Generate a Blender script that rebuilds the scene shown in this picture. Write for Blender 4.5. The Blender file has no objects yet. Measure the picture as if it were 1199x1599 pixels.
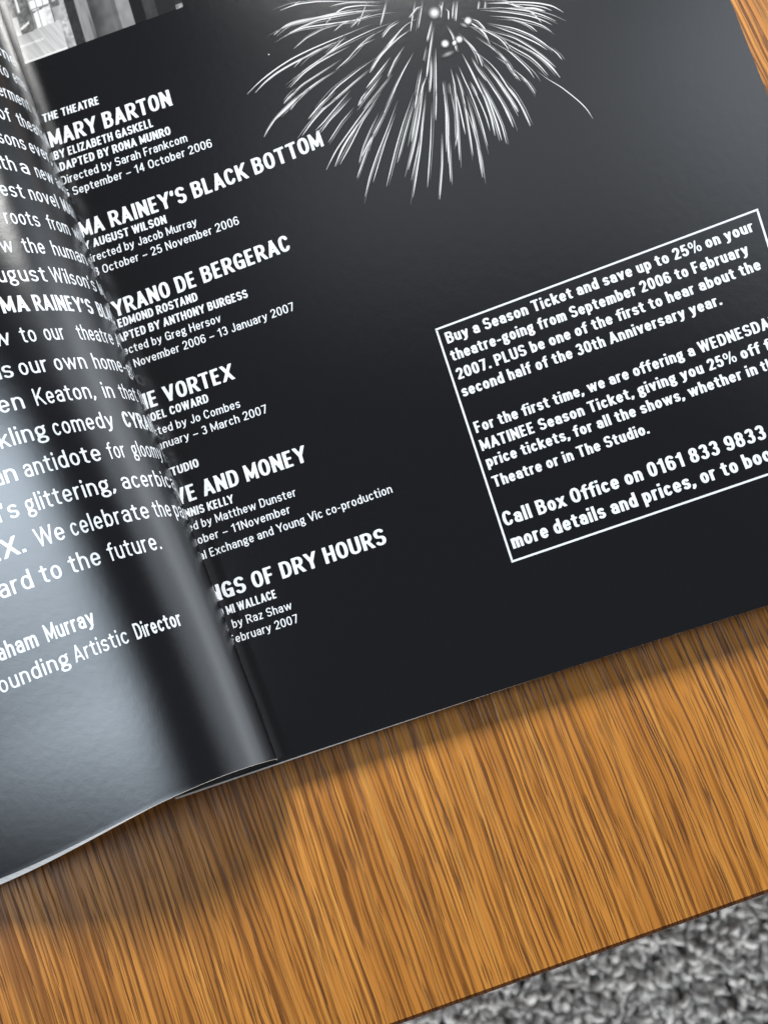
import bpy, math, random
import numpy as np
from mathutils import Matrix, Vector

MM = 0.001
rnd = random.Random(7)
sc = bpy.context.scene
COL = sc.collection

# ------------------------------------------------------------------ camera
# Reference picture 1199 x 1599; focal length in its pixels; the camera stands
# 236 mm above the table top. World: z up, table top at z = 0, millimetres * MM.
PW, PH, PF, CAM_H = 1199.0, 1599.0, 1500.0, 236.0
_d = np.array([200.0, 200.0, PF]); _d /= np.linalg.norm(_d)
_Z = -_d
_up = np.array([-.28, -.95, 0.0]); _Y = _up - _up.dot(_Z) * _Z; _Y /= np.linalg.norm(_Y)
_X = np.cross(_Y, _Z)
ROT = np.stack([_X, _Y, _Z])
C0 = np.array([0.0, 0.0, CAM_H])

cam = bpy.data.cameras.new('camera')
cam.sensor_fit = 'VERTICAL'; cam.sensor_height = 36.0; cam.lens = 36.0 * PF / PH
cam.clip_start = 0.01; cam.clip_end = 20.0
cam.dof.use_dof = True
camo = bpy.data.objects.new('camera', cam); COL.objects.link(camo)
bx, by, bz = ROT @ np.array([1., 0, 0]), ROT @ np.array([0, -1., 0]), ROT @ np.array([0, 0, -1.])
M4 = Matrix(((bx[0], by[0], bz[0], C0[0] * MM), (bx[1], by[1], bz[1], C0[1] * MM),
             (bx[2], by[2], bz[2], C0[2] * MM), (0, 0, 0, 1)))
camo.matrix_world = M4
cam.dof.focus_distance = 0.230
cam.dof.aperture_fstop = 19.0
sc.camera = camo

# ------------------------------------------------------------------ light
wd = bpy.data.worlds.new('World'); sc.world = wd; wd.use_nodes = True
bg = wd.node_tree.nodes['Background']
bg.inputs[0].default_value = (0.80, 0.88, 1.0, 1); bg.inputs[1].default_value = 0.06

def area_lamp(name, loc, target, sx, sy, power, col):
    l = bpy.data.lights.new(name, 'AREA'); l.shape = 'RECTANGLE'
    l.size = sx * MM; l.size_y = sy * MM; l.energy = power; l.color = col
    o = bpy.data.objects.new(name, l); COL.objects.link(o)
    o.location = Vector(loc) * MM
    o.rotation_euler = (Vector(target) * MM - o.location).to_track_quat('-Z', 'Y').to_euler()
    return o

def dirv(az, el, r):
    a, e = math.radians(az), math.radians(el)
    return (r * math.cos(e) * math.cos(a), r * math.cos(e) * math.sin(a), r * math.sin(e))

area_lamp('window_light', dirv(83, 33, 1700), (0, 30, 0), 380, 380, 47.0, (1.0, 0.985, 0.96))
area_lamp('side_window_light', dirv(18, 18, 1500), (0, 40, 0), 1500, 1000, 7.0, (0.84, 0.92, 1.0))
area_lamp('pale_wall_light', dirv(20, 44, 1600), (0, 40, 0), 1500, 1100, 5.2, (0.84, 0.92, 1.0))
area_lamp('left_window_light', (-600, 85, 520), (-90, 35, 30), 235, 540, 2.9, (0.76, 0.88, 1.0))
area_lamp('carpet_fill_light', (300, -900, -150), (80, -120, -450), 1100, 280, 9.6, (1.0, 0.99, 0.97))  # added fill lamp below table-top level, brightens only the carpet
area_lamp('carpet_side_fill', (-700, -600, -150), (80, -120, -450), 700, 280, 6.8, (0.95, 0.98, 1.0))  # second added fill from the left, evens out the carpet pile
area_lamp('ceiling_light', dirv(72, 56, 1700), (30, 80, 0), 1000, 600, 0.9, (0.88, 0.94, 1.0))
sc.view_settings.view_transform = 'Standard'
sc.view_settings.look = 'None'
sc.view_settings.exposure = 0.0
sc.view_settings.gamma = 1.0
sc.view_settings.use_curve_mapping = False

# ------------------------------------------------------------------ geometry helpers
def ray(x, y):
    return ROT @ np.array([x - PW / 2, y - PH / 2, PF])

def on_z(x, y, z=0.0):
    r = ray(x, y)
    return C0 + r * ((z - CAM_H) / r[2])

def mesh_obj(name, verts, faces, mats, parent=None, smooth=False, attr=None, mat_idx=None, scale=MM, face_up=False):
    me = bpy.data.meshes.new(name)
    if face_up:
        vv = np.asarray(verts, dtype=float)
        fl_ = []
        for q in faces:
            a, b_, c_ = vv[q[0]], vv[q[1]], vv[q[2]]
            m_ = vv[q[len(q) // 2 + 1 if len(q) > 3 else 2]]
            n_ = np.cross(b_ - a, c_ - a) + np.cross(c_ - a, m_ - a)
            fl_.append(tuple(reversed(q)) if n_.dot(C0 - a) < 0 else tuple(q))
        faces = fl_
    v = np.asarray(verts, dtype=float) * scale
    me.from_pydata([tuple(p) for p in v], [], [tuple(int(i) for i in f) for f in faces])
    for m in (mats if isinstance(mats, (list, tuple)) else [mats]):
        me.materials.append(m)
    if mat_idx is not None:
        me.polygons.foreach_set('material_index', np.asarray(mat_idx, dtype=np.int32))
    if smooth:
        me.polygons.foreach_set('use_smooth', np.ones(len(me.polygons), dtype=bool))
    if attr is not None:
        a = me.color_attributes.new('ink', 'FLOAT_COLOR', 'POINT')
        c = np.ones((len(v), 4)); c[:, :3] = np.asarray(attr).reshape(len(v), -1)
        a.data.foreach_set('color', c.ravel())
    me.update()
    o = bpy.data.objects.new(name, me); COL.objects.link(o)
    if parent is not None:
        o.parent = parent
    return o

def tag(o, label=None, cat=None, group=None, kind=None):
    if label: o['label'] = label
    if cat: o['category'] = cat
    if group: o['group'] = group
    if kind: o['kind'] = kind
    return o

# ------------------------------------------------------------------ materials
def new_mat(name):
    m = bpy.data.materials.new(name); m.use_nodes = True
    nt = m.node_tree
    return m, nt, nt.nodes['Principled BSDF']

def N(nt, typ, **kw):
    n = nt.nodes.new(typ)
    for k, v in kw.items():
        setattr(n, k, v)
    return n

def paper_bump(nt, b, strength):
    tc = N(nt, 'ShaderNodeTexCoord')
    n1 = N(nt, 'ShaderNodeTexNoise'); n1.inputs['Scale'].default_value = 420; n1.inputs['Detail'].default_value = 3
    n2 = N(nt, 'ShaderNodeTexNoise'); n2.inputs['Scale'].default_value = 2600; n2.inputs['Detail'].default_value = 2
    nt.links.new(tc.outputs['Object'], n1.inputs['Vector']); nt.links.new(tc.outputs['Object'], n2.inputs['Vector'])
    ad = N(nt, 'ShaderNodeMath', operation='MULTIPLY_ADD'); ad.inputs[1].default_value = .35
    nt.links.new(n2.outputs['Fac'], ad.inputs[0]); nt.links.new(n1.outputs['Fac'], ad.inputs[2])
    bp = N(nt, 'ShaderNodeBump'); bp.inputs['Strength'].default_value = strength; bp.inputs['Distance'].default_value = 0.0002
    nt.links.new(ad.outputs[0], bp.inputs['Height']); nt.links.new(bp.outputs['Normal'], b.inputs['Normal'])
    return n2

GLOSS = 0.24
def coated(nt, b, colour, strength, gloss=None):
    """printed paper: matt ink below a satin varnish (Fresnel mix, Beckmann lobe)"""
    n2 = paper_bump(nt, b, strength)
    nrm = b.inputs['Normal'].links[0].from_socket
    out = nt.nodes['Material Output']
    df = N(nt, 'ShaderNodeBsdfDiffuse'); gl = N(nt, 'ShaderNodeBsdfAnisotropic', distribution='BECKMANN')
    gl.inputs['Roughness'].default_value = gloss or GLOSS; gl.inputs['Color'].default_value = (1, 1, 1, 1)
    fr = N(nt, 'ShaderNodeFresnel'); fr.inputs['IOR'].default_value = 1.95
    mx = N(nt, 'ShaderNodeMixShader')
    for n in (df, gl, fr): nt.links.new(nrm, n.inputs['Normal'])
    nt.links.new(fr.outputs[0], mx.inputs[0]); nt.links.new(df.outputs[0], mx.inputs[1]); nt.links.new(gl.outputs[0], mx.inputs[2])
    nt.nodes.remove(b)
    nt.links.new(mx.outputs[0], out.inputs['Surface'])
    if isinstance(colour, tuple): df.inputs['Color'].default_value = colour
    return df, n2
def black_ink(name='black_printed_paper', cockle=.085, gloss=None):
    m, nt, b = new_mat(name)
    df, n2 = coated(nt, b, None, cockle, gloss)
    r = N(nt, 'ShaderNodeMapRange'); r.inputs['To Min'].default_value = .006; r.inputs['To Max'].default_value = .009
    nt.links.new(n2.outputs['Fac'], r.inputs['Value'])
    cb = N(nt, 'ShaderNodeCombineColor')
    mu = N(nt, 'ShaderNodeMath', operation='MULTIPLY'); mu.inputs[1].default_value = 1.15
    nt.links.new(r.outputs[0], cb.inputs[0]); nt.links.new(r.outputs[0], cb.inputs[1])
    nt.links.new(r.outputs[0], mu.inputs[0]); nt.links.new(mu.outputs[0], cb.inputs[2])
    nt.links.new(cb.outputs[0], df.inputs['Color'])
    return m
def white_print():
    m, nt, b = new_mat('white_lettering')
    coated(nt, b, (.80, .84, .88, 1), .085)
    return m
def ink_attr():
    m, nt, b = new_mat('halftone_print')
    df, n2 = coated(nt, b, None, .085)
    a = N(nt, 'ShaderNodeAttribute', attribute_name='ink')
    nt.links.new(a.outputs['Color'], df.inputs['Color'])
    return m
def page_edge():
    m, nt, b = new_mat('cut_paper_edge')
    tc = N(nt, 'ShaderNodeTexCoord')
    mp = N(nt, 'ShaderNodeMapping'); mp.inputs['Scale'].default_value = (60, 60, 6000)
    n = N(nt, 'ShaderNodeTexNoise'); n.inputs['Scale'].default_value = 1.0
    nt.links.new(tc.outputs['Object'], mp.inputs[0]); nt.links.new(mp.outputs[0], n.inputs['Vector'])
    cr = N(nt, 'ShaderNodeValToRGB')
    cr.color_ramp.elements[0].color = (.62, .61, .60, 1); cr.color_ramp.elements[1].color = (.86, .85, .83, 1)
    cr.color_ramp.elements[0].position = .3; cr.color_ramp.elements[1].position = .55
    nt.links.new(n.outputs['Fac'], cr.inputs[0]); nt.links.new(cr.outputs[0], b.inputs['Base Color'])
    b.inputs['Roughness'].default_value = .7
    return m

def oak(name='varnished_oak', tone=1.0):
    m, nt, b = new_mat(name)
    L = nt.links.new
    tc = N(nt, 'ShaderNodeTexCoord')
    sep = N(nt, 'ShaderNodeSeparateXYZ'); L(tc.outputs['Object'], sep.inputs[0])
    # slow wander of the grain
    mpw = N(nt, 'ShaderNodeMapping'); mpw.inputs['Scale'].default_value = (20, 4.5, 20)
    nw = N(nt, 'ShaderNodeTexNoise'); nw.inputs['Scale'].default_value = 1; nw.inputs['Detail'].default_value = 2
    L(tc.outputs['Object'], mpw.inputs[0]); L(mpw.outputs[0], nw.inputs['Vector'])
    mpf = N(nt, 'ShaderNodeMapping'); mpf.inputs['Scale'].default_value = (240, 45, 240)
    nf = N(nt, 'ShaderNodeTexNoise'); nf.inputs['Scale'].default_value = 1; nf.inputs['Detail'].default_value = 2
    L(tc.outputs['Object'], mpf.inputs[0]); L(mpf.outputs[0], nf.inputs['Vector'])
    w1 = N(nt, 'ShaderNodeMath', operation='MULTIPLY_ADD'); w1.inputs[1].default_value = .010
    L(nw.outputs['Fac'], w1.inputs[0]); L(sep.outputs['X'], w1.inputs[2])
    w2 = N(nt, 'ShaderNodeMath', operation='MULTIPLY_ADD'); w2.inputs[1].default_value = .0011
    L(nf.outputs['Fac'], w2.inputs[0]); L(w1.outputs[0], w2.inputs[2])
    cv = N(nt, 'ShaderNodeCombineXYZ'); L(w2.outputs[0], cv.inputs[0]); L(sep.outputs['Y'], cv.inputs[1]); L(sep.outputs['Z'], cv.inputs[2])
    def streak(sx, sy, det=2, rough=.5):
        mp = N(nt, 'ShaderNodeMapping'); mp.inputs['Scale'].default_value = (sx, sy, 30)
        n = N(nt, 'ShaderNodeTexNoise'); n.inputs['Scale'].default_value = 1
        n.inputs['Detail'].default_value = det; n.inputs['Roughness'].default_value = rough
        L(cv.outputs[0], mp.inputs[0]); L(mp.outputs[0], n.inputs['Vector'])
        return n.outputs['Fac']
    def ramp(v, a, ca, c, cc):
        r = N(nt, 'ShaderNodeValToRGB')
        r.color_ramp.elements[0].position = a; r.color_ramp.elements[0].color = ca
        r.color_ramp.elements[1].position = c; r.color_ramp.elements[1].color = cc
        L(v, r.inputs[0]); return r.outputs[0]
    def mix(f, a, c):
        x = N(nt, 'ShaderNodeMix', data_type='RGBA')
        L(f, x.inputs[0]); 
        for k, s in ((6, a), (7, c)):
            if isinstance(s, tuple): x.inputs[k].default_value = s
            else: L(s, x.inputs[k])
        return x.outputs[2]
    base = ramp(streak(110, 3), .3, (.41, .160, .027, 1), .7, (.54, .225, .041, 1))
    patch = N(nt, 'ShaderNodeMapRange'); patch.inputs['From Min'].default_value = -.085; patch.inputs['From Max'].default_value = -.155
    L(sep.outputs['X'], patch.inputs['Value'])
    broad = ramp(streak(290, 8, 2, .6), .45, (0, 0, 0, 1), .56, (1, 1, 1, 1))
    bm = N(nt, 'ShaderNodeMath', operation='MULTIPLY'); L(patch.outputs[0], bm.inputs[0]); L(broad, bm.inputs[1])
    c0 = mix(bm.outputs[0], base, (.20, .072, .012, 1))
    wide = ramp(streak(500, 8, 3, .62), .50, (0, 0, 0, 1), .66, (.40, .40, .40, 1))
    c1 = mix(wide, c0, (.27, .10, .017, 1))
    # growth lines: long thin dark bands with an uneven spacing
    def lines(scale, wob, sx, sy, lo, hi, brk):
        nz = streak(sx, sy, 3, .55)
        wx = N(nt, 'ShaderNodeMath', operation='MULTIPLY_ADD'); wx.inputs[1].default_value = wob
        L(nz, wx.inputs[0]); L(w2.outputs[0], wx.inputs[2])
        cx = N(nt, 'ShaderNodeCombineXYZ'); L(wx.outputs[0], cx.inputs[0])
        wv = N(nt, 'ShaderNodeTexWave'); wv.inputs['Scale'].default_value = scale; wv.inputs['Distortion'].default_value = 0
        L(cx.outputs[0], wv.inputs['Vector'])
        r = ramp(wv.outputs['Fac'], lo, (0, 0, 0, 1), hi, (1, 1, 1, 1))
        bk = ramp(streak(sx * 2.5, brk, 2, .6), .40, (.15, .15, .15, 1), .52, (1, 1, 1, 1))
        mm_ = N(nt, 'ShaderNodeMath', operation='MULTIPLY'); L(r, mm_.inputs[0]); L(bk, mm_.inputs[1])
        return mm_.outputs[0]
    fine = lines(165, .0055, 230, 7, .62, .90, 24)
    c2 = mix(fine, c1, (.185, .066, .011, 1))
    fine2 = lines(300, .0050, 300, 10, .66, .95, 40)
    f2 = N(nt, 'ShaderNodeMath', operation='MULTIPLY'); f2.inputs[1].default_value = .65
    L(fine2, f2.inputs[0])
    c2 = mix(f2.outputs[0], c2, (.155, .054, .009, 1))
    pore = ramp(streak(2600, 70, 1, .5), .61, (0, 0, 0, 1), .67, (.8, .8, .8, 1))
    c3 = mix(pore, c2, (.085, .032, .010, 1))
    lite = ramp(streak(900, 14, 2, .5), .58, (0, 0, 0, 1), .70, (.6, .6, .6, 1))
    c4 = mix(lite, c3, (.68, .32, .065, 1))
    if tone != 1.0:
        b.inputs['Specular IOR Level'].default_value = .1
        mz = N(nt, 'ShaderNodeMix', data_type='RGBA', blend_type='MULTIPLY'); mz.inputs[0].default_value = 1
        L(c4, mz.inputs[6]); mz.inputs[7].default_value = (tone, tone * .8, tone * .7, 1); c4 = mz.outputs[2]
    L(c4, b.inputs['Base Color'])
    hsum = N(nt, 'ShaderNodeMath', operation='ADD'); L(fine, hsum.inputs[0]); L(pore, hsum.inputs[1])
    h2 = N(nt, 'ShaderNodeMath', operation='MULTIPLY_ADD'); h2.inputs[1].default_value = .7
    L(wide, h2.inputs[0]); L(hsum.outputs[0], h2.inputs[2])
    bp = N(nt, 'ShaderNodeBump', invert=True); bp.inputs['Strength'].default_value = .55; bp.inputs['Distance'].default_value = .00025
    L(h2.outputs[0], bp.inputs['Height']); L(bp.outputs['Normal'], b.inputs['Normal'])
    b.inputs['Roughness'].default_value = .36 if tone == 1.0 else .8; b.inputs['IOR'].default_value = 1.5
    return m

def carpet_mat(name, lo, hi):
    m, nt, b = new_mat(name)
    tc = N(nt, 'ShaderNodeTexCoord')
    a = N(nt, 'ShaderNodeAttribute', attribute_name='ink')
    n = N(nt, 'ShaderNodeTexNoise'); n.inputs['Scale'].default_value = 900; n.inputs['Detail'].default_value = 3
    nt.links.new(tc.outputs['Object'], n.inputs['Vector'])
    cr = N(nt, 'ShaderNodeMapRange'); cr.inputs['To Min'].default_value = .82; cr.inputs['To Max'].default_value = 1.15
    nt.links.new(n.outputs['Fac'], cr.inputs['Value'])
    mx = N(nt, 'ShaderNodeMix', data_type='RGBA', blend_type='MULTIPLY'); mx.inputs[0].default_value = 1
    nt.links.new(a.outputs['Color'], mx.inputs[6]); nt.links.new(cr.outputs[0], mx.inputs[7])
    nt.links.new(mx.outputs[2], b.inputs['Base Color'])
    bp = N(nt, 'ShaderNodeBump'); bp.inputs['Strength'].default_value = .5; bp.inputs['Distance'].default_value = .0006
    nt.links.new(n.outputs['Fac'], bp.inputs['Height']); nt.links.new(bp.outputs['Normal'], b.inputs['Normal'])
    b.inputs['Roughness'].default_value = .95
    b.inputs['Specular IOR Level'].default_value = .12
    return m

M_BLACK, M_WHITE, M_INK, M_EDGE, M_OAK = black_ink(), white_print(), ink_attr(), page_edge(), oak()

# ------------------------------------------------------------------ carpet and table
FLOOR_Z = -450.0
m_base, ntb, bb = new_mat('carpet_backing')
nb = N(ntb, 'ShaderNodeTexNoise'); nb.inputs['Scale'].default_value = 300
rb = N(ntb, 'ShaderNodeValToRGB'); rb.color_ramp.elements[0].color = (.34, .34, .34, 1); rb.color_ramp.elements[1].color = (.46, .46, .46, 1)
tb = N(ntb, 'ShaderNodeTexCoord'); ntb.links.new(tb.outputs['Object'], nb.inputs['Vector'])
ntb.links.new(nb.outputs['Fac'], rb.inputs[0]); ntb.links.new(rb.outputs[0], bb.inputs['Base Color']); bb.inputs['Roughness'].default_value = 1
fl = mesh_obj('floor', [(-1500, -1500, FLOOR_Z), (1500, -1500, FLOOR_Z), (1500, 1500, FLOOR_Z), (-1500, 1500, FLOOR_Z)], [(0, 1, 2, 3)], m_base)
tag(fl, kind='structure')

def carpet_pile():
    V, Fc, Cc = [], [], []
    cen = on_z(1000, 1560, FLOOR_Z)
    nseg, nr = 5, 5
    def tuft(x, y, s, detail):
        a = rnd.uniform(0, 2 * math.pi)
        lean = rnd.uniform(.7, 1.9)
        ln = rnd.uniform(10, 20) * s
        r0 = rnd.uniform(1.1, 2.3) * s
        g = rnd.gauss(.45, .07); g = min(max(g, .3), .6)
        col = (g * 1.0, g * 1.0, g * .985)
        p = np.array([x, y, FLOOR_Z + rnd.uniform(0, 2)])
        d = np.array([math.cos(a) * math.sin(lean * .5), math.sin(a) * math.sin(lean * .5), math.cos(lean * .5)])
        curl = np.array([math.cos(a + rnd.uniform(-.9, .9)), math.sin(a + rnd.uniform(-.9, .9)), -.55]) * lean * .42
        base = len(V)
        tw = rnd.uniform(0, 6)
        for i in range(nseg + 1):
            f = i / nseg
            rr = r0 * (0.75 + .6 * math.sin(f * 2.42)) if i < nseg else r0 * .35
            e1 = np.cross(d, [0, 0, 1.0]); 
            if np.linalg.norm(e1) < 1e-3: e1 = np.array([1., 0, 0])
            e1 /= np.linalg.norm(e1); e2 = np.cross(d, e1)
            for k in range(nr):
                an = tw + f * 1.6 + 2 * math.pi * k / nr
                wob = 1 + .28 * math.sin(an * 2 + x)
                V.append(p + (e1 * math.cos(an) + e2 * math.sin(an)) * rr * wob); Cc.append(col)
            p = p + d * ln / nseg
            d = d + curl * (1.6 / nseg); d = d / np.linalg.norm(d)
        for i in range(nseg):
            for k in range(nr):
                q = (k + 1) % nr
                Fc.append((base + i * nr + k, base + i * nr + q, base + (i + 1) * nr + q, base + (i + 1) * nr + k))
        Fc.append(tuple(base + nseg * nr + k for k in range(nr)))
    step = 3.4
    for i in range(-52, 53):
        for j in range(-32, 33):
            tuft(cen[0] + (i + rnd.uniform(-.5, .5)) * step, cen[1] + (j + rnd.uniform(-.5, .5)) * step, 1.0, 1)
    # looser, larger tufts farther from the photographed strip
    step = 7.5
    for i in range(-75, 76):
        for j in range(-48, 60):
            x, y = cen[0] + (i + rnd.uniform(-.5, .5)) * step, cen[1] + (j + rnd.uniform(-.5, .5)) * step
            if abs(x - cen[0]) < 52 * 3.4 and abs(y - cen[1]) < 32 * 3.4: continue
            tuft(x, y, 1.55, 0)
    return mesh_obj('carpet_pile', V, Fc, carpet_mat('grey_wool', 0, 0), smooth=True, attr=Cc)
tag(carpet_pile(), kind='stuff')

# table: front edge runs through two measured points; grain runs across it
eA, eB = on_z(640, 1594), on_z(1199, 1395)
eu = (eB - eA) / np.linalg.norm(eB - eA)
ev = np.array([-eu[1], eu[0], 0.0])
t_ang = math.atan2(eu[1], eu[0])
table = bpy.data.objects.new('coffee_table', None); COL.objects.link(table)
tag(table, 'honey oak table top with dark grain streaks under the open programme', 'table')
t_loc = eA + eu * 60
table.location = Vector((t_loc[0], t_loc[1], FLOOR_Z)) * MM
table.rotation_euler = (0, 0, t_ang)
def rounded_board(x0, x1, y0, y1, ztop, th, r, n=5):
    # loft of a rounded-edge board, local frame
    prof = []
    for i in range(n + 1):
        a = math.pi / 2 * i / n
        prof.append((r - r * math.sin(a), ztop - r + r * math.cos(a)))
    for i in range(n + 1):
        a = math.pi / 2 * i / n
        prof.append((r - r * math.cos(a), ztop - th + r - r * math.sin(a)))
    V, Fc = [], []
    for ins, z in prof:
        V += [(x0 + ins, y0 + ins, z), (x1 - ins, y0 + ins, z), (x1 - ins, y1 - ins, z), (x0 + ins, y1 - ins, z)]
    k = len(prof)
    Fc.append((0, 1, 2, 3))
    for i in range(k - 1):
        for c in range(4):
            q = (c + 1) % 4
            Fc.append((i * 4 + c, (i + 1) * 4 + c, (i + 1) * 4 + q, i * 4 + q))
    Fc.append(tuple((k - 1) * 4 + c for c in (3, 2, 1, 0)))
    return V, Fc
TX0, TX1, TY0, TY1 = -420, 560, 0, 520
v, f = rounded_board(TX0, TX1, TY0 - .2, TY1, -FLOOR_Z, 22, 1.1)
mesh_obj('table_top', v, f, [M_OAK, oak('dark_edge', .22)], table, mat_idx=[0 if (k == 0 or k == len(f) - 1) else 1 for k in range(len(f))])  # rounded edge and side faces take a darker oak tone
for lx, ly in ((TX0 + 45, TY0 + 45), (TX1 - 45, TY0 + 45), (TX1 - 45, TY1 - 45), (TX0 + 45, TY1 - 45)):
    v, f = rounded_board(lx - 24, lx + 24, ly - 24, ly + 24, -FLOOR_Z - 22.5, -FLOOR_Z - 22.5, 2.0, 3)
    mesh_obj('leg', v, f, M_OAK, table)
v, f = rounded_board(TX0 + 75, TX1 - 75, TY0 + 37, TY0 + 55, -FLOOR_Z - 22.5, 60, 1.5, 3)
mesh_obj('apron', v, f, M_OAK, table)

# ------------------------------------------------------------------ the programme: surfaces
prog = bpy.data.objects.new('open_programme', None); COL.objects.link(prog)
tag(prog, 'open black theatre programme with white printing, left page curling up', 'programme')
# page frame: gutter foot and axes on the table
G0 = on_z(292, 1243)
pu_ang = math.radians(3.3)
PU = np.array([math.cos(pu_ang), math.sin(pu_ang), 0.0])
PV = np.array([-math.sin(pu_ang), math.cos(pu_ang), 0.0])

def z_right(u):
    u = max(u, 0.0)
    return 5.3 + .00006 * u * u

def right_pt(x, y, lift=0.0):
    """picture position -> point on the right page"""
    z = 5.0
    for _ in range(6):
        P = on_z(x, y, z + lift)
        z = z_right((P - G0).dot(PU))
    return on_z(x, y, z + lift)

def to_uv(P):
    q = P - G0
    return q.dot(PU), q.dot(PV)
def from_uv(u, v, lift=0.0):
    return G0 + PU * u + PV * v + np.array([0, 0, z_right(u) + lift])

# outline of the right page: measured bottom edge and right edge
bot = [to_uv(right_pt(*p)) for p in ((433, 1192), (600, 1136.5), (700, 1104.5), (850, 1055), (933, 1029), (1199, 945))]
bc = np.polyfit([p[0] for p in bot], [p[1] for p in bot], 2)
redge = [to_uv(right_pt(*p)) for p in ((1139.5, 0), (1157, 45), (1178, 98), (1199, 152.5))]
rc = np.polyfit([p[1] for p in redge], [p[0] for p in redge], 1)
V_TOP = 262.0
nu, nv = 96, 60
V, Fc, MI = [], [], []
for j in range(nv + 1):
    for i in range(nu + 1):
        f, g = i / nu, j / nv
        v0 = np.polyval(bc, 90.0)
        ur = np.polyval(rc, v0 + g * (V_TOP - v0))
        u = -1.0 + f * (ur + 1.0)
        vb = np.polyval(bc, min(u, 175.0))
        v = vb + g * (V_TOP - vb)
        V.append(from_uv(u, v))
W1 = nu + 1
for j in range(nv):
    for i in range(nu):
        Fc.append((j * W1 + i, j * W1 + i + 1, (j + 1) * W1 + i + 1, (j + 1) * W1 + i))
right_page = mesh_obj('right_page', V, Fc, M_BLACK, prog, smooth=True)

# leaves under the right page: a stack down to the table with its cut edge showing
ringB = [V[i] for i in range(W1)]
ringR = [V[j * W1 + nu] for j in range(1, nv + 1)]
ringT = [V[nv * W1 + i] for i in range(nu - 1, -1, -1)]
top_ring = ringB + ringR + ringT
SV, SF = [], []
def stack_row(inset_b, inset_r, zf):
    out = []
    for k, p in enumerate(top_ring):
        q = np.array(p, dtype=float)
        u, v = to_uv(q)
        if k <= nu:
            tap = max(0.06, 1 - max(u, 0) / 100.0)
            q = q - PV * inset_b * tap
        elif k <= nu + nv:
            q = q + PU * inset_r
        zt = q[2]
        q[2] = .25 + (zt - .25) * zf
        out.append(q)
    return out
prev = None
for (ib, ir, zf) in ((0.0, 0.0, .992), (.42, .02, .955), (.50, -.25, .75), (-.3, -.9, .42), (-1.6, -1.6, .02)):
    row = stack_row(ib, ir, zf)
    b0 = len(SV); SV += row
    n = len(row)
    if prev is not None:
        for k in range(n - 1):
            SF.append((prev + k, b0 + k, b0 + k + 1, prev + k + 1))
    prev = b0
SF = [tuple(reversed(f)) for f in SF]
mesh_obj('page_stack', SV, SF, M_EDGE, prog)

# left page: a curled sheet. (w, t): w = root of the distance from the fold contour, t = text line
LC = [598.1566, 508.1574, 37.9808, 5.151, -5.219, 2.9041, 0.0735, 0.2612, 0.2802, -0.0406, 0.0491, -0.065]
EDGE_FIT = np.polyfit([0, 98, 184, 326, 387, 502], [1184, 1214, 1243, 1302, 1330, 1372], 3)
def sil_x(y): return 37 + .3707 * (y - 117)
def left_img(w, t):
    q = (t - 12) / 12
    y = (LC[0] + LC[1] * q + LC[2] * q * q + LC[3] * q ** 3 + LC[4] * w + LC[5] * w * q + LC[6] * w * q * q
         + LC[7] * w * w + LC[8] * w * w * q + LC[9] * w * w * q * q + LC[10] * w ** 3 * .1 + LC[11] * w ** 3 * q * .1)
    b = min(max((t - 21.5) / 3.2, 0), 1); b = b * b * (3 - 2 * b)
    if b > 0 and w > 0:
        y = (1 - b) * y + b * float(np.polyval(EDGE_FIT, w * w))
    return sil_x(y) - w * abs(w), y
def left_z(w, t):
    tt = min(max(t, -2), 26)
    h = min(max((tt - 8) / 14, 0), 1); h = h * h * (3 - 2 * h)
    h2 = min(max((tt - 12) / 12.7, 0), 1); h2 = h2 * h2 * (3 - 2 * h2)
    z = 5.7 + .05 * tt + (2.75 * w - .065 * w * w) * (1 - .28 * h - .13 * h2)
    e = max(w - 9.5, 0.0)
    z -= (.070 + .018 * h) * e * e
    return z
T_LO, T_BOT = -1.0, 24.7
def left_core(w, t):
    x, y = left_img(w, t)
    return on_z(x, y, left_z(w, t))
_wmax_cache = {}
def w_max(t):
    lo, hi = 2.0, 26.0
    for _ in range(40):
        mid = .5 * (lo + hi)
        if left_img(mid, t)[0] > -25: lo = mid
        else: hi = mid
    return lo
def left_pt(w, t, lift=0.0):
    """surface point incl. continuation above the picture"""
    if t < T_LO:
        a, b = left_core(w, T_LO), left_core(w, T_LO + 1)
        P = a + (a - b) * (T_LO - t)
    else:
        P = left_core(w, t)
    if lift:
        e = .02
        n = np.cross(left_pt(w + e, t) - left_pt(w - e, t), left_pt(w, t + .05) - left_pt(w, t - .05))
        n /= np.linalg.norm(n)
        if n[2] < 0 and w > 5 or (w <= 5 and n.dot(C0 - P) < 0): n = -n
        P = P + n * lift
    return P
W_KEEP = 12.0
trows = [T_BOT - (T_BOT + 7.6) * j / 84 for j in range(85)]
LV, LF = [], []
cols = None
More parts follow.
